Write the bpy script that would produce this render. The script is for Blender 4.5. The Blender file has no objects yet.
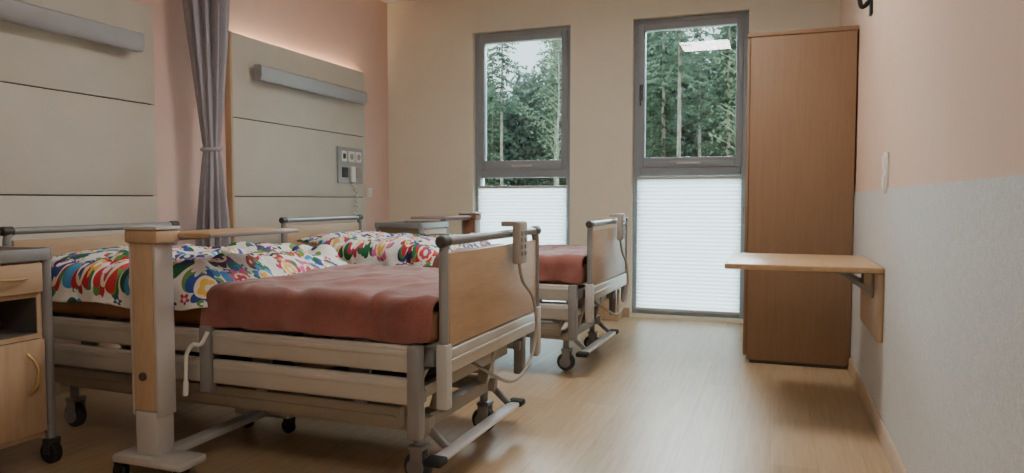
import bpy, bmesh, math, random
from mathutils import Vector, Matrix, noise
SC = bpy.context.scene
C = SC.collection
PI = math.pi
R = math.radians
random.seed(7)

# ------------------------------------------------------------------ materials
def s2l(v):
    v /= 255.0
    return v/12.92 if v <= 0.04045 else ((v+0.055)/1.055)**2.4
def col(r, g, b): return (s2l(r), s2l(g), s2l(b), 1.0)

class Mat:
    def __init__(s, name):
        s.m = bpy.data.materials.new(name); s.m.use_nodes = True
        s.nt = s.m.node_tree; s.nt.nodes.clear()
        s.out = s.nt.nodes.new('ShaderNodeOutputMaterial')
    def n(s, t, **kw):
        nd = s.nt.nodes.new(t)
        for k, v in kw.items(): setattr(nd, k, v)
        return nd
    def set(s, nd, inp, v):
        if hasattr(v, 'is_linked') or isinstance(v, bpy.types.NodeSocket): s.nt.links.new(v, nd.inputs[inp])
        else: nd.inputs[inp].default_value = v
    def link(s, a, b): s.nt.links.new(a, b)
    def math(s, op, a, b=0.0):
        nd = s.n('ShaderNodeMath', operation=op); s.set(nd, 0, a); s.set(nd, 1, b); return nd.outputs[0]
    def mix(s, f, a, b):
        nd = s.n('ShaderNodeMix', data_type='RGBA'); s.set(nd, 0, f); s.set(nd, 6, a); s.set(nd, 7, b); return nd.outputs[2]
    def bsdf(s, **kw):
        b = s.n('ShaderNodeBsdfPrincipled')
        for k, v in kw.items(): s.set(b, k.replace('_', ' '), v)
        s.link(b.outputs[0], s.out.inputs[0]); return b
    def coords(s, scale=(1,1,1), kind='Object'):
        tc = s.n('ShaderNodeTexCoord'); mp = s.n('ShaderNodeMapping'); mp.inputs['Scale'].default_value = scale
        s.link(tc.outputs[kind], mp.inputs[0]); return mp.outputs[0]
    def noise(s, vec, scale, detail=4, rough=.55):
        nd = s.n('ShaderNodeTexNoise'); s.set(nd, 'Vector', vec); nd.inputs['Scale'].default_value = scale
        nd.inputs['Detail'].default_value = detail; nd.inputs['Roughness'].default_value = rough; return nd.outputs[0]
    def ramp(s, f, stops, interp='LINEAR'):
        nd = s.n('ShaderNodeValToRGB'); cr = nd.color_ramp; cr.interpolation = interp
        while len(cr.elements) < len(stops): cr.elements.new(0.5)
        for e, (p, c) in zip(cr.elements, stops): e.position = p; e.color = c
        s.link(f, nd.inputs[0]); return nd.outputs[0]
    def bump(s, h, strength=.2, dist=.01):
        nd = s.n('ShaderNodeBump'); nd.inputs['Strength'].default_value = strength; nd.inputs['Distance'].default_value = dist
        s.link(h, nd.inputs['Height']); return nd.outputs[0]

def plain(name, c, rough=.5, metal=0.0, var=.06, scale=6, bump=0, bscale=200):
    m = Mat(name); v = m.coords()
    nz = m.noise(v, scale, 3)
    lo = tuple(x*(1-var*1.6) for x in c[:3])+(1,); hi = tuple(min(1, x*(1+var*1.6)) for x in c[:3])+(1,)
    k = m.ramp(nz, [(.3, lo), (.7, hi)])
    b = m.bsdf(Base_Color=k, Roughness=rough, Metallic=metal)
    if bump: m.link(m.bump(m.noise(v, bscale, 2), bump, .004), b.inputs['Normal'])
    return m.m
def wood(name, c1, c2, scale=(14,14,1.2), rough=.42):
    m = Mat(name); v = m.coords(scale)
    a = m.noise(v, 2.2, 6, .6); bnz = m.noise(v, 9, 3, .6)
    f = m.math('ADD', m.math('MULTIPLY', a, .65), m.math('MULTIPLY', bnz, .35))
    k = m.ramp(f, [(.35, c1), (.65, c2)])
    b = m.bsdf(Base_Color=k, Roughness=rough)
    m.link(m.bump(bnz, .05, .002), b.inputs['Normal'])
    return m.m
def emit(name, c, st):
    m = Mat(name); e = m.n('ShaderNodeEmission'); e.inputs[0].default_value = c; e.inputs[1].default_value = st
    m.link(e.outputs[0], m.out.inputs[0]); return m.m

M = {}
M['cream'] = plain('cream_wall_paint', col(237,228,210), .7, var=.01)
M['pink'] = plain('salmon_wall_paint', col(227,195,183), .7, var=.01)
M['salmon'] = plain('peach_wall_paint', col(227,196,174), .7, var=.01)
M['ceil'] = plain('white_ceiling_paint', col(232,232,231), .8, var=.01)
M['panel'] = plain('beige_laminate', col(203,198,186), .4, var=.015)
M['joint'] = plain('dark_joint', col(84,78,72), .6)
M['niche'] = plain('grey_niche_shade', col(96,92,87), .6)  # grey that paints the shade inside the open niche
M['woodl'] = wood('light_beech', col(182,154,124), col(198,171,140), (10,10,1.5))
M['woodly'] = wood('light_beech_across', col(178,149,119), col(194,167,135), (10,1.5,10))
M['woodx'] = wood('beech_lengthwise', col(182,154,124), col(198,171,140), (1.5,10,10))
M['wardrobe'] = wood('brown_beech_laminate', col(131,101,74), col(141,110,82), (16,16,1.0), .6)
M['woodtop'] = wood('honey_beech_top', col(182,148,110), col(202,168,128), (12,2,12), .35)
M['woodred'] = wood('reddish_brown_beech', col(122,82,60), col(138,96,72), (12,12,1.4))
M['alu'] = plain('champagne_aluminium', col(197,193,184), .36, .35, .03)
M['alud'] = plain('beige_lift_steel', col(168,162,151), .45, .2, .04)
M['brass'] = plain('dull_brass', col(186,160,112), .4, .5, .03)
M['steel'] = plain('grey_coated_steel', col(146,146,146), .42, .3, .04)
M['steeld'] = plain('dark_grey_steel', col(74,72,71), .5, .3, .05)
M['steell'] = plain('pale_grey_steel', col(194,193,190), .4, .2, .03)
M['steelb'] = plain('pale_coated_steel', col(222,224,227), .4, .0, .02)
M['rubber'] = plain('black_rubber', col(30,30,32), .7)
M['tyre'] = plain('dark_grey_tyre', col(66,66,69), .6)
M['black'] = plain('black_plastic', col(26,26,27), .5)
M['white'] = plain('white_plastic', col(236,235,232), .4, var=.01)
M['greyp'] = plain('beige_grey_plastic', col(166,160,150), .5, var=.03)
M['frame'] = plain('grey_window_frame', col(152,158,166), .45, .0, .03)
M['lamp'] = plain('silver_lamp_housing', col(166,166,170), .4, .2, .02)
M['mattress'] = plain('tan_mattress_cover', col(164,118,86), .8, var=.05, bump=.2)
M['grass'] = plain('grass_ground', col(140,146,124), .9, var=.2, scale=2)
M['bark'] = plain('pine_bark', col(142,130,120), .9, var=.25, scale=5)
M['birch'] = plain('birch_bark', col(160,160,152), .8, var=.2, scale=8)
def leafmat(name, c, d):
    m = Mat(name); v = m.coords(); nz = m.noise(v, 1.6, 3)
    k = m.ramp(nz, [(.35, c), (.65, d)])
    a = m.n('ShaderNodeBsdfDiffuse'); t = m.n('ShaderNodeBsdfTranslucent'); mx = m.n('ShaderNodeMixShader')
    m.link(k, a.inputs[0]); m.link(k, t.inputs[0]); mx.inputs[0].default_value = .35
    m.link(a.outputs[0], mx.inputs[1]); m.link(t.outputs[0], mx.inputs[2]); m.link(mx.outputs[0], m.out.inputs[0]); return m.m
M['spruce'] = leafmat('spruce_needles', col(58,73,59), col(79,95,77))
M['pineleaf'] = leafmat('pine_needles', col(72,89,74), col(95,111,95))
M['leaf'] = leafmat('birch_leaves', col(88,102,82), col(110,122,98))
M['far'] = leafmat('hazed_far_forest_leaves', col(86,100,91), col(102,116,106))  # distance haze is put into this paler grey-green

def floor_mat():
    m = Mat('wood_vinyl_floor'); v = m.coords()
    sw = m.n('ShaderNodeMapping'); sw.inputs['Rotation'].default_value = (0,0,PI/2); m.link(v, sw.inputs[0])
    br = m.n('ShaderNodeTexBrick'); m.link(sw.outputs[0], br.inputs['Vector'])
    br.inputs['Scale'].default_value = 1; br.inputs['Brick Width'].default_value = 1.2; br.inputs['Row Height'].default_value = .18
    br.inputs['Mortar Size'].default_value = .0014; br.inputs['Mortar Smooth'].default_value = .2
    br.inputs['Color1'].default_value = col(162,135,102); br.inputs['Color2'].default_value = col(188,161,126); br.inputs['Mortar'].default_value = col(134,110,82)
    st = m.coords((22,1.3,1)); g = m.noise(st, 2.0, 8, .66)
    k = m.ramp(g, [(.32, col(150,124,92)), (.68, col(198,172,137))])
    c = m.mix(.5, br.outputs['Color'], k)
    m.bsdf(Base_Color=c, Roughness=.36)
    return m.m
M['floor'] = floor_mat()
def wainscot_mat():
    m = Mat('speckled_pale_wallcovering'); v = m.coords()
    a = m.noise(v, 240, 2, .6); b_ = m.noise(v, 60, 4, .7)
    f = m.math('ADD', m.math('MULTIPLY', a, .6), m.math('MULTIPLY', b_, .4))
    k = m.ramp(f, [(.38, col(194,194,192)), (.62, col(222,222,220))])
    b = m.bsdf(Base_Color=k, Roughness=.5); m.link(m.bump(a, .05, .002), b.inputs['Normal']); return m.m
M['wains'] = wainscot_mat()
def fleece():
    m = Mat('rust_red_fleece'); v = m.coords()
    a = m.noise(v, 5, 5, .6); f = m.noise(v, 140, 3, .7)
    k = m.ramp(m.math('ADD', m.math('MULTIPLY', a, .72), m.math('MULTIPLY', f, .28)), [(.34, col(116,64,56)), (.66, col(156,98,88))])
    b = m.bsdf(Base_Color=k, Roughness=.95, Sheen_Weight=.4); m.link(m.bump(f, .3, .005), b.inputs['Normal']); return m.m
M['fleece'] = fleece()
def curtainmat():
    m = Mat('lavender_grey_curtain_cloth'); v = m.coords((60,60,8)); a = m.noise(v, 3, 3)
    k = m.ramp(a, [(.3, col(158,156,165)), (.7, col(174,172,181))])
    m.bsdf(Base_Color=k, Roughness=.85, Sheen_Weight=.2); return m.m
M['curtain'] = curtainmat()
def floral():
    m = Mat('flower_print_cotton'); tc = m.n('ShaderNodeTexCoord'); uv = tc.outputs['UV']
    W = col(236,236,234); cur = W
    def layer(cur, scale, off, rad, amp, pet, stops, core, corecol, rnd=.35):
        vm = m.n('ShaderNodeVectorMath', operation='MULTIPLY_ADD'); m.link(uv, vm.inputs[0])
        vm.inputs[1].default_value = (scale,)*3; vm.inputs[2].default_value = (off, off*1.7, 0)
        vo = m.n('ShaderNodeTexVoronoi', voronoi_dimensions='2D'); vo.inputs['Scale'].default_value = 1; vo.inputs['Randomness'].default_value = rnd
        m.link(vm.outputs[0], vo.inputs['Vector'])
        d = m.n('ShaderNodeVectorMath', operation='SUBTRACT'); m.link(vm.outputs[0], d.inputs[0]); m.link(vo.outputs['Position'], d.inputs[1])
        sp = m.n('ShaderNodeSeparateXYZ'); m.link(d.outputs[0], sp.inputs[0])
        sc = m.n('ShaderNodeSeparateColor'); m.link(vo.outputs['Color'], sc.inputs[0])
        an = m.math('ADD', m.math('ARCTAN2', sp.outputs[1], sp.outputs[0]), m.math('MULTIPLY', sc.outputs[1], 6.28))
        sn = m.math('ABSOLUTE', m.math('SINE', m.math('MULTIPLY', an, pet/2)))
        thr = m.math('ADD', m.math('MULTIPLY', sn, amp), rad)
        mask = m.math('LESS_THAN', vo.outputs['Distance'], thr)
        pc = m.ramp(sc.outputs[0], stops, 'CONSTANT')
        cur = m.mix(mask, cur, pc)
        cm = m.math('LESS_THAN', vo.outputs['Distance'], core)
        return m.mix(cm, cur, corecol) if core else cur
    G = [(0, col(45,115,70)), (.25, col(110,160,80)), (.5, col(35,95,85)), (.75, col(65,135,90))]
    F = [(0, col(208,60,105)), (.16, col(55,85,170)), (.32, col(205,55,65)), (.46, col(220,105,160)), (.6, col(75,150,208)), (.74, col(105,65,150)), (.88, col(190,45,65))]
    S = 5.8
    cur = layer(cur, 7.6, 3.3, .03, .42, 2, [(0, col(45,115,70)), (.3, col(70,150,205)), (.45, W), (.58, col(40,55,95)), (.72, col(110,160,80)), (.9, W)], 0, W)
    cur = layer(cur, S, .9, .02, .48, 4, G, 0, W)
    cur = layer(cur, S, .9, .25, .17, 7, F, .25, col(244,232,205))
    cur = layer(cur, S, .9, .15, .05, 6, [(0, col(238,200,95)), (.32, col(205,65,95)), (.55, col(238,185,80)), (.78, col(55,70,140))], .07, W)
    cur = layer(cur, 13, 8.1, .12, .16, 5, [(0, W), (.3, col(205,70,100)), (.42, W), (.62, col(238,180,90)), (.70, W), (.86, col(60,80,150))], .09, W)
    m.bsdf(Base_Color=cur, Roughness=.85)
    return m.m
M['floral'] = floral()
def glassmat():
    m = Mat('window_glass'); t = m.n('ShaderNodeBsdfTransparent'); t.inputs[0].default_value = (.9,.95,.94,1)
    g = m.n('ShaderNodeBsdfGlossy'); g.inputs['Roughness'].default_value = .005
    f = m.n('ShaderNodeFresnel'); f.inputs[0].default_value = 1.55; mx = m.n('ShaderNodeMixShader')
    m.link(f.outputs[0], mx.inputs[0]); m.link(t.outputs[0], mx.inputs[1]); m.link(g.outputs[0], mx.inputs[2]); m.link(mx.outputs[0], m.out.inputs[0]); return m.m
M['glass'] = glassmat()
def blindmat():
    m = Mat('white_pleated_blind_cloth'); v = m.coords(); nz = m.noise(v, 300, 2)
    k = m.ramp(nz, [(.3, (.90,.95,.99,1)), (.7, (.92,.97,1.0,1))])
    a = m.n('ShaderNodeBsdfDiffuse'); t = m.n('ShaderNodeBsdfTranslucent'); mx = m.n('ShaderNodeMixShader'); mx.inputs[0].default_value = .82
    m.link(k, a.inputs[0]); m.link(k, t.inputs[0])
    m.link(a.outputs[0], mx.inputs[1]); m.link(t.outputs[0], mx.inputs[2]); m.link(mx.outputs[0], m.out.inputs[0]); return m.m
M['blind'] = blindmat()
M['panelglow'] = emit('ceiling_diffuser_glow', (1,.97,.92,1), 47)
M['fillglow'] = emit('added_fill_panel_glow', (1,.97,.92,1), 23)  # glow of the added fill panel, out of view
M['upglow'] = emit('warm_uplight_glow', (1,.69,.40,1), 78)

# ------------------------------------------------------------------ mesh helpers
class MB:
    def __init__(s): s.bm = bmesh.new()
    def box(s, x0, x1, y0, y1, z0, z1, bev=0.0, seg=2, mat=None):
        mt = Matrix.Translation(((x0+x1)/2, (y0+y1)/2, (z0+z1)/2)) @ Matrix.Diagonal((abs(x1-x0), abs(y1-y0), abs(z1-z0), 1))
        vs = bmesh.ops.create_cube(s.bm, size=1, matrix=mt)['verts']
        if mat is not None: bmesh.ops.transform(s.bm, matrix=mat, verts=vs)
        if bev > 0:
            es = list({e for v in vs for e in v.link_edges})
            bmesh.ops.bevel(s.bm, geom=es, offset=bev, segments=seg, affect='EDGES', profile=.5)
        return s
    def bar(s, p0, p1, w, h, bev=.004):
        p0 = Vector(p0); p1 = Vector(p1); d = p1-p0; L = d.length
        q = d.to_track_quat('X', 'Z').to_matrix().to_4x4()
        return s.box(-L/2, L/2, -w/2, w/2, -h/2, h/2, bev, 2, Matrix.Translation((p0+p1)/2) @ q)
    def tube(s, pts, r, n=10):
        pts = [Vector(p) for p in pts]; rs = r if isinstance(r, (list, tuple)) else [r]*len(pts)
        rings = []; ref = None
        for i, p in enumerate(pts):
            t = (pts[min(i+1, len(pts)-1)]-pts[max(i-1, 0)]).normalized()
            if ref is None: ref = t.orthogonal().normalized()
            else:
                ref = (ref - t*ref.dot(t))
                ref = ref.normalized() if ref.length > 1e-5 else t.orthogonal().normalized()
            b = t.cross(ref)
            rings.append([s.bm.verts.new(p + (ref*math.cos(2*PI*k/n)+b*math.sin(2*PI*k/n))*rs[i]) for k in range(n)])
        for a, b in zip(rings, rings[1:]):
            for k in range(n): s.bm.faces.new((a[k], a[(k+1) % n], b[(k+1) % n], b[k]))
        s.bm.faces.new(list(reversed(rings[0]))); s.bm.faces.new(rings[-1])
        return s
    def cyl(s, p0, p1, r, n=20, bev=0): 
        p0 = Vector(p0); p1 = Vector(p1)
        if bev:
            d = (p1-p0).normalized()*bev
            return s.tube([p0, p0+d, p1-d, p1], [r-bev, r, r, r-bev], n)
        return s.tube([p0, p1], r, n)
    def prism(s, poly, x0, x1, axis='x', bev=0):
        def P(a, u, v): return (a,u,v) if axis == 'x' else ((u,a,v) if axis == 'y' else (u,v,a))
        A = [s.bm.verts.new(P(x0, u, v)) for u, v in poly]; B = [s.bm.verts.new(P(x1, u, v)) for u, v in poly]
        n = len(poly)
        for k in range(n): s.bm.faces.new((A[k], A[(k+1) % n], B[(k+1) % n], B[k]))
        f1 = s.bm.faces.new(list(reversed(A))); f2 = s.bm.faces.new(B)
        if bev:
            es = list(f1.edges)+list(f2.edges); bmesh.ops.bevel(s.bm, geom=es, offset=bev, segments=2, affect='EDGES')
        return s
    def build(s, name, mat, parent=None, sharp=.7):
        bmesh.ops.recalc_face_normals(s.bm, faces=s.bm.faces)
        me = bpy.data.meshes.new(name); s.bm.to_mesh(me); s.bm.free()
        me.materials.append(mat)
        me.polygons.foreach_set('use_smooth', [True]*len(me.polygons)); me.set_sharp_from_angle(angle=sharp)
        o = bpy.data.objects.new(name, me); C.objects.link(o)
        if parent is not None: o.parent = parent
        return o
def fillet(pts, r, n=5):
    pts = [Vector(p) for p in pts]; out = [pts[0]]
    for a, b, c in zip(pts, pts[1:], pts[2:]):
        da = (a-b); dc = (c-b); rr = min(r, da.length*.49, dc.length*.49)
        p = b+da.normalized()*rr; q = b+dc.normalized()*rr
        for k in range(n+1):
            t = k/n; out.append(p*(1-t)**2 + b*2*t*(1-t) + q*t*t)
    out.append(pts[-1]); return out
def spline(pts, n=8):
    pts = [Vector(p) for p in pts]; P = [pts[0]]+pts+[pts[-1]]; out = []
    for i in range(1, len(P)-2):
        for k in range(n):
            t = k/n; a, b, c, d = P[i-1], P[i], P[i+1], P[i+2]
            out.append(.5*((2*b)+(c-a)*t+(2*a-5*b+4*c-d)*t*t+(3*b-a-3*c+d)*t**3))
    out.append(pts[-1]); return out
def tag(o, label, cat, group=None, kind=None):
    o['label'] = label; o['category'] = cat
    if group: o['group'] = group
    if kind: o['kind'] = kind
    return o
def thing(name, label, cat, loc=(0,0,0), rz=0, group=None):
    o = bpy.data.objects.new(name, None); C.objects.link(o); o.empty_display_size = .1
    o.location = loc; o.rotation_euler = (0,0,rz)
    return tag(o, label, cat, group)
def struct(o, label=None, cat=None):
    o['kind'] = 'structure'
    if label: o['label'] = label
    if cat: o['category'] = cat
    return o
def dup(o, loc, rz, label=None, parent=None):
    c = o.copy(); C.objects.link(c)
    if parent is None:
        c.location = loc; c.rotation_euler = (0,0,rz)
        if label: c['label'] = label
    else: c.parent = parent
    for ch in list(o.children): dup(ch, None, None, None, c)
    return c
def recolour(root, swap):
    for ch in root.children_recursive:
        if ch.type == 'MESH' and ch.data.materials[0] in swap:
            new = swap[ch.data.materials[0]]; ch.material_slots[0].link = 'OBJECT'; ch.material_slots[0].material = new

# ------------------------------------------------------------------ room shell
XL, XR, YB, YF, ZC = -3.65, .466, 6.40, -1.6, 3.0
W1 = (-2.73, -1.765); W2 = (-1.195, -.224); WZ0, WZ1 = .03, 2.64
struct(MB().box(XL-.25, XR+.25, YF-.25, YB+.3, -.12, 0).build('floor', M['floor']), 'wood-look vinyl floor of the ward', 'floor')
struct(MB().box(XL-.25, XR+.25, YF-.25, YB+.3, ZC, ZC+.12).build('ceiling', M['ceil']), 'white ceiling of the ward', 'ceiling')
struct(MB().box(XL-.25, XL, YF-.25, YB+.3, 0, ZC).build('wall_left', M['pink']), 'salmon pink wall behind the beds', 'wall')
struct(MB().box(XR, XR+.25, YF-.25, YB+.3, 0, ZC).build('wall_right', M['salmon']), 'peach wall on the right with pale lower half', 'wall')
struct(MB().box(XL, XR, YF-.25, YF, 0, ZC).build('wall_front', M['cream']), 'cream wall behind the viewer', 'wall')
b = MB()
b.box(XL, W1[0], YB, YB+.3, 0, ZC); b.box(W1[1], W2[0], YB, YB+.3, 0, ZC); b.box(W2[1], XR, YB, YB+.3, 0, ZC)
for w in (W1, W2):
    b.box(w[0], w[1], YB, YB+.3, WZ1, ZC); b.box(w[0], w[1], YB, YB+.3, 0, WZ0)
struct(b.build('wall_back', M['cream']), 'cream wall with two tall windows', 'wall')
struct(MB().box(XR-.006, XR, YF, YB, .08, 1.10).build('trim_1', M['wains']), 'pale speckled protective covering on lower right wall', 'wall covering')
struct(MB().prism([(XR-.018,0),(XR,0),(XR,.085),(XR-.008,.085),(XR-.018,.07)], YF, YB, 'y').build('baseboard_right', M['woodl']), 'skirting along the right wall', 'baseboard')
struct(MB().prism([(XL+.018,0),(XL,0),(XL,.085),(XL+.008,.085),(XL+.018,.07)], YF, YB, 'y').build('baseboard_left', M['woodl']), 'skirting along the wall behind the beds', 'baseboard')
b = MB(); b.box(XL+.018, W1[0]-.01, YB-.015, YB, 0, .085, .004); b.box(W1[1]+.01, W2[0]-.01, YB-.015, YB, 0, .085, .004)
struct(b.build('baseboard_back', M['woodl']), 'skirting along the window wall', 'baseboard')

# windows
def rect(mb, x0, x1, z0, z1, w, y0, y1, bev=.006):
    mb.box(x0, x0+w, y0, y1, z0, z1, bev); mb.box(x1-w, x1, y0, y1, z0, z1, bev)
    mb.box(x0+w, x1-w, y0, y1, z0, z0+w, bev); mb.box(x0+w, x1-w, y0, y1, z1-w, z1, bev)
def window(n, w, label):
    t = bpy.data.objects.new('window_%d' % n, None); C.objects.link(t); t.location = ((w[0]+w[1])/2, YB+.09, 0)
    struct(t, label, 'window'); h = (w[1]-w[0])/2
    m = MB(); rect(m, -h, h, WZ0, WZ1, .052, -.03, .05); m.box(-h+.052, h-.052, -.03, .05, 1.262, 1.36, .006)
    m.build('window_frame', M['frame'], t)
    m = MB(); rect(m, -h+.040, h-.040, 1.335, WZ1-.038, .060, -.045, .035, .009); m.box(-h+.10, h-.10, -.04, .03, 1.39, 1.425, .004); s = m.build('sash', M['frame'], t)
    if n == 2:
        m = MB(); m.box(-h+.055, -h+.085, -.057, -.045, 1.93, 2.07, .004); m.cyl((-h+.07,-.057,2.0), (-h+.07,-.085,2.0), .01)
        m.bar((-h+.07,-.085,2.01), (-h+.07,-.085,1.88), .018, .014); m.build('window_handle', M['steeld'], s)
    m = MB(); m.box(-.10, .10, -.056, -.045, 1.362, 1.382, .003); m.build('sash_catch', M['steell'], s)
    m = MB(); m.box(-h+.085, h-.085, -.004, .004, 1.40, WZ1-.08); p = m.build('pane', M['glass'], s)
    m = MB(); m.box(-h+.05, h-.05, -.004, .004, WZ0+.05, 1.27); m.build('lower_pane', M['glass'], t)
    return t
window(1, W1, 'grey framed window farther from the wardrobe, dark trees behind it')
window(2, W2, 'grey framed window right beside the tall brown wardrobe')
def blind(w, label, zt):
    x0, x1 = w[0]+.042, w[1]-.042; y = YB+.035
    t = thing('pleated_blind', label, 'blind', ((x0+x1)/2, y, 0), 0, 'pleated blinds'); h = (x1-x0)/2
    b = MB(); z = zt; N = 34; st = (zt-.085)/N; prev = None
    for i in range(2*N+1):
        zz = z-i*st/2; yy = -.004 if i % 2 else .004
        c = (b.bm.verts.new((-h, yy, zz)), b.bm.verts.new((h, yy, zz)))
        if prev: b.bm.faces.new((prev[0], prev[1], c[1], c[0]))
        prev = c
    b.build('blind_cloth', M['blind'], t, .01)
    MB().box(-h-.005, h+.005, -.012, .014, zt-.003, zt+.020, .004).build('top_rail', M['steell'], t)
    MB().box(-h-.005, h+.005, -.012, .014, .065, .088, .004).build('bottom_rail', M['steell'], t)
blind(W1, 'white pleated blind closed over the window behind the far bed', 1.165)
blind(W2, 'white pleated blind reaching the floor next to the wardrobe', 1.235)

# ceiling light and an added fill panel
def ceiling_light(x, y, label, g='panelglow'):
    t = thing('ceiling_light', label, 'ceiling light', (x, y, ZC), 0, 'ceiling light panels')
    for a in ((-.31,.31,-.31,-.29), (-.31,.31,.29,.31), (-.31,-.29,-.29,.29), (.29,.31,-.29,.29)): MB().box(a[0],a[1],a[2],a[3],-.03,0,.003).build('frame_strip', M['white'], t)
    MB().box(-.29,.29,-.29,.29,-.024,-.004).build('diffuser', M[g], t)
ceiling_light(-.84, 3.6, 'square lit ceiling panel mirrored in the window by the wardrobe')
ceiling_light(0.05, .3, 'unseen square fill panel added over the near right corner', 'fillglow')  # added out of view as fill light for the room

# ------------------------------------------------------------------ wall panels + lamps
def wall_panel(y0, y1, label, lit):
    t = thing('wall_panel', label, 'wall panel', (XL, y0, 0), 0, 'panels behind the beds'); w = y1-y0
    MB().box(0, .028, .012, w-.012, .40, 2.16).build('backing', M['joint'], t)
    for z0, z1 in ((.40,1.072),(1.079,1.632),(1.639,2.23)):
        MB().box(.028, .05, .006, w, z0, z1, .003).build('board', M['panel'], t)
    MB().box(0, .052, -.018, .006, .40, 2.232, .003).build('edge_strip', M['woodl'], t)
    if lit: MB().box(.006, .026, .05, w-.05, 2.161, 2.172).build('light_strip', M['upglow'], t)
    return t
wall_panel(1.69, 3.455, 'beige laminate wall panel behind the near bed', False)
wall_panel(4.13, 5.88, 'beige laminate wall panel with grey service plate behind far bed', True)
def bed_lamp(y0, label):
    t = thing('wall_lamp', label, 'wall lamp', (XL+.05, y0, 1.97), 0, 'bar lamps above the beds'); L = 1.44
    m = MB(); m.prism([(.05,-.05),(.10,-.052),(.118,-.03),(.118,.045),(.10,.058),(.05,.058)], 0, L, 'y', .004); m.build('housing', M['lamp'], t)
    for y in (.28, L-.28): MB().box(0, .052, y-.03, y+.03, -.03, .03, .004).build('bracket', M['steel'], t)
    MB().box(.056, .096, .03, L-.03, .0575, .0605).build('diffuser', M['white'], t)
bed_lamp(1.84, 'silver bar lamp on the panel above the near bed')
bed_lamp(4.30, 'silver bar lamp on the panel above the far bed')

# service plate with sockets and call cord
t = thing('service_plate', 'grey service plate with sockets on the far bed panel', 'socket panel', (XL+.05, 5.41, 1.2), 0)
MB().box(0, .02, 0, .40, .0, .32, .006).build('plate', M['lamp'], t)
for i in range(2):
    s = MB().box(.02, .034, .14+.115*i, .24+.115*i, .19, .285, .006).build('socket', M['white'], t)
    MB().cyl((.033,.19+.115*i,.2375), (.0365,.19+.115*i,.2375), .028, 18).build('socket_hole', M['greyp'], s)
s = MB().box(.02, .032, .035, .115, .19, .285, .005).build('call_button_plate', M['white'], t)
MB().box(.031, .036, .055, .095, .215, .260, .004).build('call_button', M['steeld'], s)
m = MB(); m.box(.02, .03, .05, .14, .05, .14, .004); m.build('data_port', M['steeld'], t)
m = MB(); m.box(.02, .03, .27, .36, .05, .14, .004); m.build('gas_outlet', M['greyp'], t)
m = MB(); m.box(.02, .05, .17, .235, .01, .15, .010); h_ = m.build('call_handset', M['white'], t)
pts = [(.038+.014*math.cos(k*.9), .2+.014*math.sin(k*.9)+.05*math.sin(k/60*PI), .01-k*.0060) for k in range(60)]
MB().tube(pts, .0055, 6).build('coiled_cord', M['white'], h_)
def outlet(name, label, cat, loc, ry, w=.085, h=.085, gangs=1, grp=None):
    t = thing(name, label, cat, loc, ry, grp)
    MB().box(0, .012, -w/2, w/2, 0, h*gangs, .003).build('cover_plate', M['white'], t)
    for g in range(gangs): MB().box(.011, .018, -w/2+.014, w/2-.014, g*h+.014, g*h+h-.014, .003).build('rocker', M['white'], t)
    return t
outlet('wall_socket', 'small white socket on pink wall beside the far bed panel', 'socket', (XL, 6.02, 1.08), 0)
outlet('light_switch', 'white double switch on right wall at the covering edge', 'light switch', (XR, 3.56, 1.08), PI, .09, .09, gangs=2)

# dark bracket high on the right wall
t = thing('wall_bracket', 'black bracket fixed high on the right wall near the wardrobe', 'bracket', (XR, 4.25, 2.02), 0)
MB().box(-.014, 0, -.03, .03, 0, .34, .004).build('back_plate', M['black'], t)
MB().tube(spline([(-.012,0,.08), (-.035,-.01,.05), (-.055,-.02,.045), (-.065,-.02,.09)]), .012, 10).build('hook_arm', M['black'], t)
MB().bar((-.01,0,.24), (-.16,-.12,.27), .05, .035, .006).build('swing_arm', M['black'], t)

# ------------------------------------------------------------------ curtain
def curtain():
    t = thing('curtain', 'lavender grey privacy curtain tied back between the beds', 'curtain', (-3.43, 3.72, 0))
    b = MB(); n = 144; rings = []
    zs = [2.96-i*(2.96-.45)/64 for i in range(65)]
    for z in zs:
        if z > 1.38: k = (z-1.38)/1.58; w = .050+.066*min(1, (k*1.5))**.8; fold = .12+.2*min(1, k*2)
        else: k = (1.38-z)/.93; w = .050+.036*min(1, k*1.6)**.7; fold = .12+.2*min(1, k*2)
        if abs(z-1.38) < .03: fold = .08
        ring = []
        for i in range(n):
            a = 2*PI*i/n
            rr = w*(1+fold*math.sin(11*a+.5*math.sin(z*2))+.08*math.sin(5*a+z))
            ring.append(b.bm.verts.new((rr*1.0*math.cos(a)+.02*math.sin(z*1.3), rr*.9*math.sin(a), z)))
        rings.append(ring)
    for a, c in zip(rings, rings[1:]):
        for i in range(n): b.bm.faces.new((a[i], a[(i+1) % n], c[(i+1) % n], c[i]))
    b.bm.faces.new(rings[0]); b.bm.faces.new(rings[-1])
    b.build('curtain_cloth', M['curtain'], t, 3)
    pts = [(.061*math.cos(a)+.02*math.sin(1.38*1.3), .055*math.sin(a), 1.38+.01*math.sin(a)) for a in [2*PI*i/24 for i in range(25)]]
    MB().tube(pts, .014, 8).build('tieback', M['curtain'], t)
curtain()
t = thing('curtain_rail', 'ceiling rail carrying the privacy curtain between the beds', 'curtain rail', (0,3.72,ZC))
MB().box(-3.62, -1.0, -.015, .015, -.03, 0, .004).build('rail', M['white'], t)

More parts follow.
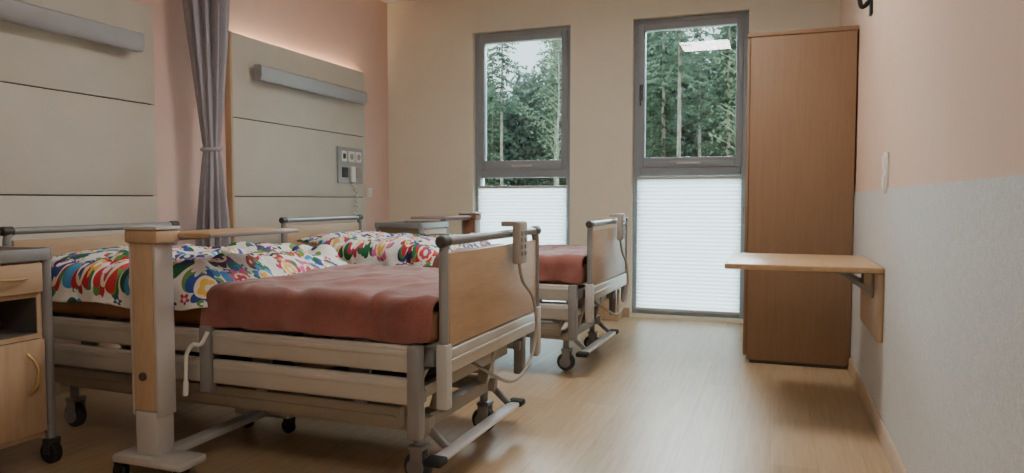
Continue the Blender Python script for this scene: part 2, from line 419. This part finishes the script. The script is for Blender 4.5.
# ------------------------------------------------------------------ bed
def caster(parent, x, y, r=.055, zt=.2):
    m = MB(); m.box(x-.02, x+.03, y-.032, y-.022, r-.005, r+.075, .004); m.box(x-.02, x+.03, y+.022, y+.032, r-.005, r+.075, .004)
    m.box(x-.025, x+.035, y-.034, y+.034, r+.066, r+.085, .006); m.cyl((x+.0,y,r+.08), (x+.0,y,zt), .018)
    c = m.build('caster', M['steel'], parent)
    m = MB(); m.cyl((x,y-.021,r), (x,y+.021,r), r, 24, .008); m.build('wheel', M['tyre'], c)
    m = MB(); m.cyl((x,y-.034,r), (x,y+.034,r), r*.62, 16, .003); m.build('wheel_hub', M['steel'], c)
def make_bed():
    t = thing('hospital_bed', 'hospital bed', 'bed', (0,0,0), 0, 'hospital beds')
    m = MB()
    for y in (-.31, .31): m.box(-.97, .96, y-.022, y+.022, .19, .25, .006)
    for x in (-.93, .90): m.box(x-.03, x+.03, -.34, .34, .19, .245, .006)
    m.box(-.1, -.05, -.30, .30, .205, .245, .005)
    m.build('base_frame', M['alud'], t)
    m = MB()
    for y in (-.42, .42):
        m.box(-.90, .90, y-.016, y+.016, .235, .312, .008); m.box(-.88, .88, y-.020, y+.020, .266, .278, .003)
    for x in (-.84, -.42, .36, .84): m.box(x-.018, x+.018, -.405, .405, .27, .305, .005)
    m.build('lift_frame', M['alud'], t)
    m = MB(); m.prism([(-.13,.275),(.13,.275),(.15,.325),(-.15,.325)], -.80, .80, 'x', .004); m.build('drive_channel', M['steeld'], t)
    for x in (-.90, .90):
        for y in (-.31, .31): caster(t, x, y)
    for y in (-.25, .25):
        for a, c in (((.66,y,.235),(.14,y,.49)), ((.16,y*1.16,.30),(.70,y*1.16,.48)), ((-.30,y,.235),(-.82,y,.49)), ((-.80,y*1.16,.30),(-.26,y*1.16,.48))):
            MB().bar(a, c, .03, .05).build('lift_arm', M['alud'], t)
    for y in (-.40, .40):
        MB().bar((.88,y,.29), (.97,y,.46), .03, .045).build('lift_arm', M['alud'], t)
        MB().bar((-.88,y,.29), (-.97,y,.46), .03, .045).build('lift_arm', M['alud'], t)
    for x in (-.55, .42):
        MB().cyl((x,-.36,.37), (x,.36,.37), .02, 14, .003).build('pivot_rod', M['steel'], t)
    for x in (-.62, -.12, .30, .74):
        m = MB(); m.prism([(x-.05,.455),(x+.05,.455),(x+.025,.312),(x-.025,.312)], -.455, -.440, 'y', .003); m.build('hanger_bracket', M['steel'], t)
    for y in (-.20, .20):
        m = MB(); m.box(-.02, .24, y-.055, y+.055, .33, .44, .015); m.cyl((.23,y,.385), (.60,y,.40), .022, 16); m.cyl((-.40,y,.34), (-.02,y,.38), .026, 16); m.build('drive_motor', M['black'], t)
    m = MB(); m.box(-.74, -.50, -.16, .16, .33, .43, .012); m.build('control_box', M['black'], t)
    for y in (-.22, .22):
        MB().bar((.99,y,.47), (.93,y,.25), .03, .05).build('end_strut', M['alud'], t)
    MB().bar((.965,-.40,.365), (.965,.40,.365), .03, .045).build('end_crossbar', M['alud'], t)
    m = MB()
    for y in (-.43, .43): m.box(-1.04, 1.04, y-.02, y+.02, .47, .53, .005)
    for x in (-1.04, -.5, .1, .6, 1.04): m.box(x-.02, x+.02, -.42, .42, .48, .53, .004)
    for i in range(14): m.box(-.98+i*.145, -.90+i*.145, -.42, .42, .531, .548, .003)
    m.build('mattress_frame', M['steel'], t)
    for sy in (-1, 1):
        y = sy*.505
        for x0, x1 in ((-1.02,.06), (.12,1.0)):
            for z0, z1 in ((.458,.552), (.345,.440)):
                m = MB(); m.box(x0, x1, y-.014, y+.014, z0, z1, .010, 3)
                m.box(x0+.01, x1-.01, y-.018, y+.018, (z0+z1)/2+.012, (z0+z1)/2+.030, .003)
                m.build('side_rail', M['alu'], t)
        for x, z0, z1 in ((-.98,.30,.56), (.09,.31,.565), (1.0,.23,.555)):
            m = MB(); m.box(x-.025, x+.025, y-.024, y+.02, z0, z1, .008); m.box(x-.017, x+.017, y-.02*sy-.03, y-.02*sy+.03, z0+.12, z0+.16, .004)
            m.build('rail_upright', M['steel'], t)
        MB().box(.955, 1.0, y-sy*.10, y-sy*.02, .478, .52, .004).build('rail_arm', M['steel'], t)
    for sx, nm in ((-1,'headboard'), (1,'footboard')):
        x = sx*1.09
        o = MB().box(x-.011, x+.011, -.445, .445, .545, .868, .004).build(nm, M['woodly'], t)
        m = MB(); m.tube(fillet([(x,-.47,.33),(x,-.47,.91),(x,.47,.91),(x,.47,.33)], .05), .017, 12)
        m.build('board_tube', M['steel'], o)
        m = MB(); m.box(x-.02, x+.02, -.455, .455, .455, .540, .008); m.box(x-.024, x+.024, -.455, .455, .488, .505, .003); m.build('end_beam', M['alu'], o)
        for s in (-1, 1):
            m = MB(); m.box(x-.022, x+.022, s*.47-.022, s*.47+.022, .335, .56, .008); m.build('post_sleeve', M['steell'], o)
            m = MB(); m.box(x-sx*.01, x-sx*.07, s*.40-.03, s*.40+.03, .47, .52, .004); m.build('board_mount', M['steeld'], o)
            MB().cyl((x,s*.497,.91), (x,s*.44,.91), .0215, 16, .006).build('corner_cap', M['steeld'], o)
    m = MB(); m.bar((1.04,-.42,.135), (1.04,.34,.135), .052, .018, .006)
    bb = m.build('brake_bar', M['steelb'], t)
    for s in (-.44, .355):
        MB().box(1.005, 1.075, s-.032, s+.032, .122, .149, .009).build('bar_end', M['rubber'], bb)
    for y in (-.31, .31): MB().bar((.93,y,.215), (1.02,y,.14), .022, .026).build('bar_link', M['steel'], bb)
    m = MB(); m.box(-1.035, 1.045, -.46, .46, .55, .665, .03, 4); m.build('mattress', M['mattress'], t)
    return t
B1 = ((-2.13, 2.70, 0), R(-1.2)); B2 = ((-2.085, 4.58, 0), R(-1.2))
bed = make_bed(); bed.location = B1[0]; bed.rotation_euler = (0,0,B1[1]); bed['label'] = 'wheeled hospital bed nearest the viewer, with wooden footboard and metal rails'
dup(bed, B2[0], B2[1], 'wheeled hospital bed farther away, standing next to the windows')

# bedding
def drape(name, mat, x0, x1, path, nx, ny, amp, fr, seed, thick, hem=.012, edge=.02, sub=1, fold=0, rad=.06, taper=0, ff=1.0):
    P = [Vector((0,)+p) for p in path]; P = fillet(P, rad, 6)
    d = [0]
    for a, b_ in zip(P, P[1:]): d.append(d[-1]+(b_-a).length)
    def at(s):
        for i in range(len(d)-1):
            if s <= d[i+1] or i == len(d)-2:
                k = (s-d[i])/max(1e-9, d[i+1]-d[i]); return P[i].lerp(P[i+1], k), (P[i+1]-P[i]).normalized()
    bm = bmesh.new(); uv = bm.loops.layers.uv.new('UVMap'); g = []; UV = {}
    for i in range(nx+1):
        row = []
        for j in range(ny+1):
            s = d[-1]*j/ny; p, tg = at(s); nrm = Vector((0, -tg.z, tg.y))
            if nrm.dot(Vector((0, p.y, .3))) < 0: nrm = -nrm
            x = x0+(x1-x0)*i/nx; xu = x
            q = Vector((x*fr+seed*7.1, s*fr, seed*3.3))
            n1 = noise.noise(q)+.5*noise.noise(q*2.1)+.25*noise.noise(q*4.3)
            if fold: 
                q2 = Vector((x*9+2*noise.noise(q*1.2), s*3.2, seed))*ff; n1 = n1*.6+fold*(1-2*abs(noise.noise(q2)))
            up = max(0, nrm.z); aa = amp*(.35+.65*up)
            if taper: aa *= min(1, max(.12, (x1-x)/taper))
            p = p+nrm*aa*(n1*.5+.5)
            e = 1-min(1, min(i, nx-i)/3)
            p.z -= e*.012*up
            hemk = max(0, 1-j/8, 1-(ny-j)/8)
            p.z += hem*hemk*noise.noise(Vector((x*5, seed, j*.1)))
            p += nrm*hemk*hem*.5*math.sin(x*26+3*noise.noise(Vector((x*3, seed, 4))))
            x += edge*e*noise.noise(Vector((s*4, seed, 1.7 if i < nx/2 else 9.2)))
            v = bm.verts.new((x, p.y, p.z)); UV[v] = (xu*1.05+seed, s*1.1); row.append(v)
        g.append(row)
    for i in range(nx):
        for j in range(ny):
            f = bm.faces.new((g[i][j], g[i+1][j], g[i+1][j+1], g[i][j+1])); f.smooth = True
            for l in f.loops: l[uv].uv = UV[l.vert]
    bmesh.ops.recalc_face_normals(bm, faces=bm.faces)
    me = bpy.data.meshes.new(name); bm.to_mesh(me); bm.free(); me.materials.append(mat)
    if me.polygons[len(me.polygons)//2].normal.z < 0: me.flip_normals()
    o = bpy.data.objects.new(name, me); C.objects.link(o)
    md = o.modifiers.new('thickness', 'SOLIDIFY'); md.thickness = thick; md.offset = -1
    md = o.modifiers.new('smooth', 'SUBSURF'); md.levels = sub; md.render_levels = sub
    return o
def pillow(mat, w, l, h, seed):
    bm = bmesh.new(); uv = bm.loops.layers.uv.new('UVMap'); n = 22; UV = {}
    def pt(i, j, s):
        u = -1+2*i/n; v = -1+2*j/n
        k = (max(0, 1-abs(u)**3.0)*max(0, 1-abs(v)**3.0))**.55
        px = u*w/2*(1-.06*(1-v*v)*abs(u)); py = v*l/2*(1-.05*(1-u*u)*abs(v))
        z = s*h/2*k*(1+.35*noise.noise(Vector((u*1.8+seed, v*1.8, s)))+.2*noise.noise(Vector((u*4+seed, v*4, s))))
        return (px, py, z)
    T = {}
    for s in (1, -1):
        for i in range(n+1):
            for j in range(n+1):
                bd = i in (0, n) or j in (0, n)
                if bd and s == -1: T[(i,j,s)] = T[(i,j,1)]; continue
                v = bm.verts.new(pt(i,j,s)); T[(i,j,s)] = v; UV[v] = (v.co.x+seed+.3*s, v.co.y)
    for s in (1, -1):
        for i in range(n):
            for j in range(n):
                q = [T[(i,j,s)], T[(i+1,j,s)], T[(i+1,j+1,s)], T[(i,j+1,s)]]
                if s < 0: q.reverse()
                f = bm.faces.new(q); f.smooth = True
                for l in f.loops: l[uv].uv = UV[l.vert]
    me = bpy.data.meshes.new('pillow'); bm.to_mesh(me); bm.free(); me.materials.append(mat)
    o = bpy.data.objects.new('pillow', me); C.objects.link(o); return o
def bedding(B, seed, which, amp):
    mt = Matrix.Translation(B[0]) @ Matrix.Rotation(B[1], 4, 'Z')
    o = drape('duvet', M['floral'], -.74, .085, [(-.490,.620),(-.482,.702),(.482,.702),(.486,.635)], 100, 120, amp, 5.0, seed, .014, .028, .03, 1, .75, .05, .13, .85)
    o.matrix_world = mt; tag(o, 'white duvet with colourful flower print spread on the %s bed' % which, 'duvet', 'flower print duvets')
    o = drape('blanket', M['fleece'], .060, 1.045, [(-.488,.560),(-.478,.692),(.478,.692),(.488,.57)], 90, 110, .038, 3.6, seed+5, .008, .020, .04, 1, .8, .05, 0, .7)
    o.matrix_world = mt; tag(o, 'rust red fleece blanket covering the foot half of the %s bed' % which, 'blanket', 'red blankets')
    p = pillow(M['floral'], .46, .82, .13, seed)
    p.matrix_world = mt @ Matrix.Translation((-.82, .0, .748)) @ Matrix.Rotation(R(4), 4, 'Y')
    tag(p, 'flower print pillow at the head of the %s bed' % which, 'pillow', 'flower print pillows')
bedding(B1, 1.0, 'near', .118); bedding(B2, 2.6, 'far', .09)

# handsets hung on the footboards
def hand_control(B, label):
    t = thing('hand_control', label, 'bed remote', B[0], B[1], 'bed remotes')
    o = MB().box(1.116, 1.152, .10, .20, .785, .962, .012).build('handset_body', M['greyp'], t)
    MB().box(1.06, 1.13, .12, .18, .940, .962, .004).build('hanger', M['greyp'], o)
    for k in range(4):
        for y in (.13, .17): MB().box(1.150, 1.156, y-.012, y+.012, .82+.028*k, .838+.028*k, .002).build('button', M['steel'], o)
    MB().tube(spline([(1.13,.15,.795),(1.135,.18,.71),(1.14,.30,.62),(1.145,.325,.48),(1.14,.25,.35),(1.12,.10,.30),(1.06,.0,.35),(.98,-.02,.40)]), .0075, 8).build('cord', M['greyp'], t)
hand_control(B1, 'beige grey bed remote hanging over the near footboard with looped cord')
hand_control(B2, 'beige grey bed remote hanging over the far footboard with looped cord')
t = thing('hanging_cable', 'white cable hanging by the side rail near the overbed table', 'cable', (-2.05, 2.135, .3))
MB().tube(spline([(.035,.02,.25),(.02,.0,.205),(-.02,0,.20),(-.05,0,.16),(-.055,0,.09),(-.06,0,.02)]), .0075, 8).build('cable_loop', M['white'], t)
MB().cyl((-.0575,0,.06), (-.0605,0,.0), .0105, 10, .003).build('plug', M['white'], t)

# ------------------------------------------------------------------ overbed tables
def small_caster(p, x, y, r=.032):
    m = MB(); m.box(x-.012, x+.022, y-.02, y-.014, r, r+.03, .002); m.box(x-.012, x+.022, y+.014, y+.02, r, r+.03, .002); m.box(x-.014, x+.024, y-.021, y+.021, r+.026, r+.038, .003)
    m.cyl((x,y,r+.035), (x,y,r+.055), .009, 10)
    c = m.build('caster', M['black'], p)
    m = MB(); m.cyl((x,y-.013,r), (x,y+.013,r), r, 18, .005); m.build('wheel', M['rubber'], c)
t = thing('overbed_table', '', 'overbed table', (-2.175, 2.05, 0), 0, 'overbed tables')
MB().box(-.052, .05, -.045, .045, .27, .905, .006).build('column', M['woodl'], t)
for x0 in (-.064, .0505): MB().box(x0, x0+.0125, -.042, .042, .25, .905, .003).build('column_side', M['steell'], t)
m = MB(); m.box(-.052, .052, -.042, .042, .10, .268, .008); m.build('column_foot', M['steell'], t)
m = MB(); m.box(-.14, .19, -.075, .06, .068, .102, .012); m.box(-.03, .03, .05, .62, .07, .10, .006); m.box(-.15, .15, .59, .64, .068, .102, .008); m.build('base', M['steell'], t)
for x in (-.12, .165):
    for y in (-.05, .615): small_caster(t, x if y < 0 else x*.8, y)
hb = MB().box(-.07, .085, -.055, .055, .892, .940, .008).build('head_block', M['woodl'], t)
MB().box(-.074, .089, -.059, .059, .940, .954, .005).build('head_cap', M['steell'], hb)
MB().box(-.02, .02, .05, .52, .894, .910, .004).build('top_rail', M['steel'], t)
tt = MB().box(-.05, .235, .045, .57, .910, .928, .006).build('tabletop', M['woodtop'], t)
m = MB(); rm = [(.235,.045),(.235,.57),(-.05,.57)]
for a, c in zip(rm, rm[1:]): m.bar((a[0],a[1],.917), (c[0],c[1],.917), .010, .014, .003)
m.build('edge_rim', M['steel'], tt)
m = MB(); m.cyl((.0,-.045,.40), (.0,-.058,.40), .016, 16, .003); m.build('height_knob', M['steeld'], t)
t['label'] = 'wooden column overbed table standing at the near side of near bed'
t2 = dup(t, (-2.28, 5.30, 0), PI, 'overbed table with reddish brown column on the window side of far bed')
recolour(t2, {M['woodl']: M['woodred'], M['woodtop']: M['woodred']})

# ------------------------------------------------------------------ bedside cabinets (front faces +x)
t = thing('bedside_cabinet', '', 'bedside cabinet', (-2.90, 1.785, 0), 0, 'bedside cabinets')
m = MB(); D0, D1, Wd = -.20, .20, .225
m.box(D0, D1, -Wd, -Wd+.018, .12, .815); m.box(D0, D1, Wd-.018, Wd, .12, .815); m.box(D0, D0+.012, -Wd+.018, Wd-.018, .12, .815)
for z in (.12, .51, .672, .797): m.box(D0, D1, -Wd+.018, Wd-.018, z, z+.018)
m.build('body', M['woodx'], t)
m = MB(); m.box(D0+.012, D0+.016, -Wd+.018, Wd-.018, .528, .672); m.box(D0+.016, D1-.002, -Wd+.018, -Wd+.022, .528, .672); m.box(D0+.016, D1-.002, Wd-.022, Wd-.018, .528, .672); m.box(D0+.016, D1-.002, -Wd+.022, Wd-.022, .528, .532)  # thin dark sheets on the niche faces stand in for its shade
m.build('niche_shade', M['niche'], t)
o = MB().box(.201, .219, -Wd+.004, Wd-.004, .692, .806, .004).build('drawer', M['woodly'], t)
MB().tube(spline([(.217,.04,.755),(.240,.07,.752),(.246,.10,.751),(.240,.13,.752),(.217,.16,.755)], 5), .006, 8).build('drawer_handle', M['brass'], o)
o = MB().box(.201, .219, -Wd+.004, Wd-.004, .142, .508, .004).build('door', M['woodl'], t)
MB().tube(spline([(.217,.150,.30),(.242,.165,.335),(.250,.170,.38),(.242,.165,.425),(.217,.150,.46)], 5), .007, 8).build('door_handle', M['brass'], o)
for x in (-.19, .20):
    for y in (-.247, .247):
        m = MB(); m.cyl((x,y,.10), (x,y,.865), .019, 14, .004); m.box(x-.012, x+.012, y-.012*(1 if y > 0 else -1)-.012, y-.012*(1 if y > 0 else -1)+.012, .13, .16); m.build('corner_post', M['steel'], t)
m = MB(); m.box(-.215, .222, -.255, .255, .82, .832, .004)
o = m.build('top_tray', M['woodl'], t)
m = MB()
for a in ((-.215,.222,-.262,-.25), (-.215,.222,.25,.262), (-.222,-.21,-.25,.25), (.212,.225,-.25,.25)): m.box(a[0],a[1],a[2],a[3],.815,.862,.004)
m.build('tray_rim', M['steel'], o)
for x in (-.19, .20):
    for y in (-.247, .247):
        m = MB(); m.box(x-.014, x+.02, y-.026, y-.019, .04, .08, .002); m.box(x-.014, x+.02, y+.019, y+.026, .04, .08, .002); m.box(x-.016, x+.022, y-.027, y+.027, .078, .104, .004)
        c = m.build('caster', M['steeld'], t)
        MB().cyl((x,y-.018,.045), (x,y+.018,.045), .045, 20, .006).build('wheel', M['rubber'], c)
t['label'] = 'wheeled bedside cabinet with drawer, open niche and door beside near bed'
t2 = dup(t, (-2.92, 5.52, 0), 0, 'wheeled bedside cabinet in the corner on the window side of far bed')

# ------------------------------------------------------------------ wardrobe and fold-down table
t = thing('wardrobe', 'tall brown wooden wardrobe against the right wall beside the window', 'wardrobe', (.15, 4.85, 0))
x0, x1 = -.305, .305
MB().box(x0+.02, x1-.02, .01, .80, 0, .036, .003).build('plinth', M['joint'], t)
MB().box(x0, x1, 0, .018, .022, 2.075, .002).build('side_panel', M['wardrobe'], t)
MB().box(x0, x1, .802, .82, .022, 2.075, .002).build('side_panel', M['wardrobe'], t)
MB().box(x1-.012, x1, .018, .802, .09, 2.075).build('back_panel', M['wardrobe'], t)
m = MB()
for z in (.06, .62, 1.1, 1.6): m.box(x0, x1-.012, .018, .802, z, z+.018)
m.build('shelf', M['wardrobe'], t)
MB().box(x0-.022, x1+.003, -.006, .826, 2.077, 2.103, .003).build('top_panel', M['wardrobe'], t)
for y0, y1, hy in ((.004,.408,.36), (.412,.816,.46)):
    d = MB().box(x0-.021, x0-.002, y0, y1, .05, 2.073, .003).build('door', M['wardrobe'], t)
    MB().tube(fillet([(x0-.021,.06 if hy < .4 else .77,.90),(x0-.036,.06 if hy < .4 else .77,.90),(x0-.036,.06 if hy < .4 else .77,1.0),(x0-.021,.06 if hy < .4 else .77,1.0)], .01), .004, 8).build('door_handle', M['steel'], d)

t = thing('fold_down_table', 'fold-down wooden table on the right wall in front of the wardrobe', 'wall table', (XR-.006, 3.5, 0))
MB().box(-.675, -.004, .0, .74, .728, .754, .006).build('tabletop', M['woodtop'], t)
MB().box(-.024, 0, .02, .70, .42, .725, .004).build('wall_board', M['woodl'], t)
for y in (.16, .56):
    m = MB(); m.box(-.20, -.024, y-.012, y+.012, .712, .7275, .003); m.box(-.036, -.024, y-.012, y+.012, .60, .713, .003); m.prism([(-.036,.615),(-.036,.650),(-.16,.714),(-.185,.714)], y-.008, y+.008, 'y', .002)
    m.build('folding_bracket', M['steel'], t)

# small bin by the wall between the windows
t = thing('waste_bin', 'small beige bin on floor between the windows behind far bed', 'bin', (-1.36, 6.24, 0))
m = MB(); m.prism([(-.10,0),(.10,0),(.115,.26),(-.115,.26)], -.09, .09, 'y', .006); m.build('bin_body', M['woodl'], t)
MB().box(-.12, .12, -.10, .10, .26, .285, .008).build('bin_lid', M['steell'], t)

# ------------------------------------------------------------------ outside
struct(MB().box(-80, 50, YB+.3, 110, -.3, -.12).build('ground', M['grass']), 'grass outside the windows', 'ground')
def conifer(h, r0, z0, seed, mat, bark, name, label, dens=7, tr=.14, lw=.30):
    rnd = random.Random(seed); V = []; F = []
    z = z0
    while z < h-.15:
        k = (z-z0)/(h-z0); Rr = r0*(1-k)**.75+.12
        for q in range(dens):
            a = rnd.random()*2*PI; L = Rr*rnd.uniform(.5,1.1); dz = -.3*L*rnd.uniform(.1,1.2); zz = z+rnd.uniform(-.15,.15)
            d = Vector((math.cos(a), math.sin(a), 0)); sd = Vector((-d.y, d.x, 0)); n = max(3, int(L/.13))
            for i in range(n):
                u = (i+.6)/n; p = d*(L*u)+Vector((0,0,zz+dz*u*u)); w = lw*(1.1-u*.5)
                for s in (-1, 1):
                    t_ = (d*.55+sd*s*rnd.uniform(.3,1.1)+Vector((0,0,rnd.uniform(-.9,.25)))).normalized()*w
                    o_ = t_.cross(Vector((0,0,1))); o_ = (o_.normalized() if o_.length > .01 else sd)*.04+Vector((0,0,rnd.uniform(-.04,.04)))
                    b0 = len(V); V += [p-o_, p+o_, p+t_+o_*.3, p+t_-o_*.3]; F.append((b0, b0+1, b0+2, b0+3))
        z += rnd.uniform(.2,.32)
    t = thing(name, label, 'tree', (0,0,0), 0, 'forest trees outside the windows')
    me = bpy.data.meshes.new('foliage'); me.from_pydata([tuple(v) for v in V], [], F); me.materials.append(mat)
    o = bpy.data.objects.new('foliage', me); C.objects.link(o); o.parent = t
    m = MB(); m.tube([(0,0,0),(.03,0,h*.3),(-.02,.02,h*.6),(0,0,h*.98)], [tr,tr*.8,tr*.5,.02], 10); m.build('trunk', bark, t)
    return t
def birch(h, seed):
    rnd = random.Random(seed); V = []; F = []; m = MB()
    tp = [Vector((.0,0,0)), Vector((.1,.02,h*.3)), Vector((.02,.05,h*.6)), Vector((.12,0,h*.97))]; m.tube(spline(tp, 4), [.085-.075*i/12 for i in range(13)], 8)
    for q in range(44):
        z = h*(.25+.72*q/44); a = rnd.random()*2*PI; L = 1.5*(1-.55*q/44)*rnd.uniform(.6,1.1)
        p0 = Vector((.05,.03,z)); p1 = p0+Vector((math.cos(a)*L, math.sin(a)*L, L*.7)); m.tube([p0, p0.lerp(p1,.5)+Vector((0,0,.08)), p1], [.016,.010,.004], 5)
        for i in range(40):
            p = p0.lerp(p1, rnd.uniform(.2,1.1))+Vector((rnd.gauss(0,.2), rnd.gauss(0,.2), rnd.gauss(-.08,.2))); b0 = len(V)
            for k in range(3): V.append(tuple(p+Vector((rnd.uniform(-.09,.09), rnd.uniform(-.09,.09), rnd.uniform(-.09,.09)))))
            F.append((b0,b0+1,b0+2))
    t = thing('birch_tree', 'pale trunked birch tree among the conifers outside the windows', 'tree', (0,0,0), 0, 'birches outside the windows')
    me = bpy.data.meshes.new('leaves'); me.from_pydata(V, [], F); me.materials.append(M['leaf']); o = bpy.data.objects.new('leaves', me); C.objects.link(o); o.parent = t
    m.build('trunk', M['birch'], t); return t
SL = 'dark green spruce in the forest outside the windows'; PL = 'grey green pine with bare lower trunk outside the windows'
sp = conifer(11.0, 1.8, .4, 3, M['spruce'], M['bark'], 'spruce_tree', SL, 7, .11, .25)
pn = conifer(12.5, 1.6, 5.4, 5, M['pineleaf'], M['bark'], 'pine_tree', PL, 5, .09, .25)
pn['group'] = 'pines outside the windows'
bi = birch(10.5, 8)
spots_s = [(-13.6,33),(-7.6,35),(-4.7,32.5),(-1.8,30.6),(1.2,33.5),(-17.4,33),(4.8,32),(-11.6,39.5),(-6.4,40),(-15.8,40)]
spots_p = [(-11.2,29.5),(-10,33.6),(-3.4,27.5),(-.2,37.2),(2.2,28.5),(-3.6,37.6),(-8.9,39.6)]
spots_b = [(-8.6,29.5),(-1.0,25.0),(-14.2,27.5)]
rnd = random.Random(4)
for proto, sp_, in ((sp, spots_s), (pn, spots_p), (bi, spots_b)):
    for i, (x, y) in enumerate(sp_):
        o = proto if i == 0 else dup(proto, (0,0,0), 0)
        o.location = (x, y, -.12); o.rotation_euler = (0,0,rnd.random()*6.28); k = rnd.uniform(.85,1.08); o.scale = (k,k,k*rnd.uniform(.9,1.1))
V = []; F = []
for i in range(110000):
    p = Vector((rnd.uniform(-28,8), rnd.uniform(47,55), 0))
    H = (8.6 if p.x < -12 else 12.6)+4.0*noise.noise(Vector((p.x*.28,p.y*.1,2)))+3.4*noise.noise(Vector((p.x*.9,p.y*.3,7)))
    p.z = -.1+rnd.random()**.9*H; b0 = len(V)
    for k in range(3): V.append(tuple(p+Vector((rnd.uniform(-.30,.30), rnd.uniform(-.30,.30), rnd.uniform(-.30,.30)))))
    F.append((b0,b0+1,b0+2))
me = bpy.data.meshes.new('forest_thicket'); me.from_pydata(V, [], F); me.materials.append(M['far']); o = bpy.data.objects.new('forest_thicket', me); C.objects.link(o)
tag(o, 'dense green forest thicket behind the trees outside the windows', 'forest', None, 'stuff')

# ------------------------------------------------------------------ world, camera
w = bpy.data.worlds.new('overcast_sky'); SC.world = w; w.use_nodes = True; nt = w.node_tree; nt.nodes.clear()
out = nt.nodes.new('ShaderNodeOutputWorld'); bg = nt.nodes.new('ShaderNodeBackground')
tc = nt.nodes.new('ShaderNodeTexCoord'); sx = nt.nodes.new('ShaderNodeSeparateXYZ'); rp = nt.nodes.new('ShaderNodeValToRGB')
nt.links.new(tc.outputs['Generated'], sx.inputs[0]); nt.links.new(sx.outputs[2], rp.inputs[0])
rp.color_ramp.elements[0].color = (.80,.93,.97,1); rp.color_ramp.elements[1].color = (.74,.88,1,1)
nt.links.new(rp.outputs[0], bg.inputs[0]); bg.inputs[1].default_value = 2.6; nt.links.new(bg.outputs[0], out.inputs[0])
sl = bpy.data.lights.new('hazy_sun', 'SUN'); sl.energy = 42.0; sl.angle = R(80); sl.color = (.82,.92,1)
so = bpy.data.objects.new('hazy_sun', sl); C.objects.link(so); so.location = (0,20,20); so.rotation_euler = Vector((.15,-.75,-.75)).to_track_quat('-Z','Y').to_euler()

cam = bpy.data.cameras.new('camera'); cam.sensor_width = 36; cam.lens = 720*36/1024; cam.clip_start = .05
co = bpy.data.objects.new('camera', cam); C.objects.link(co); co.location = (0,0,1.05); co.rotation_euler = (R(90-2.9), 0, R(20))
SC.camera = co
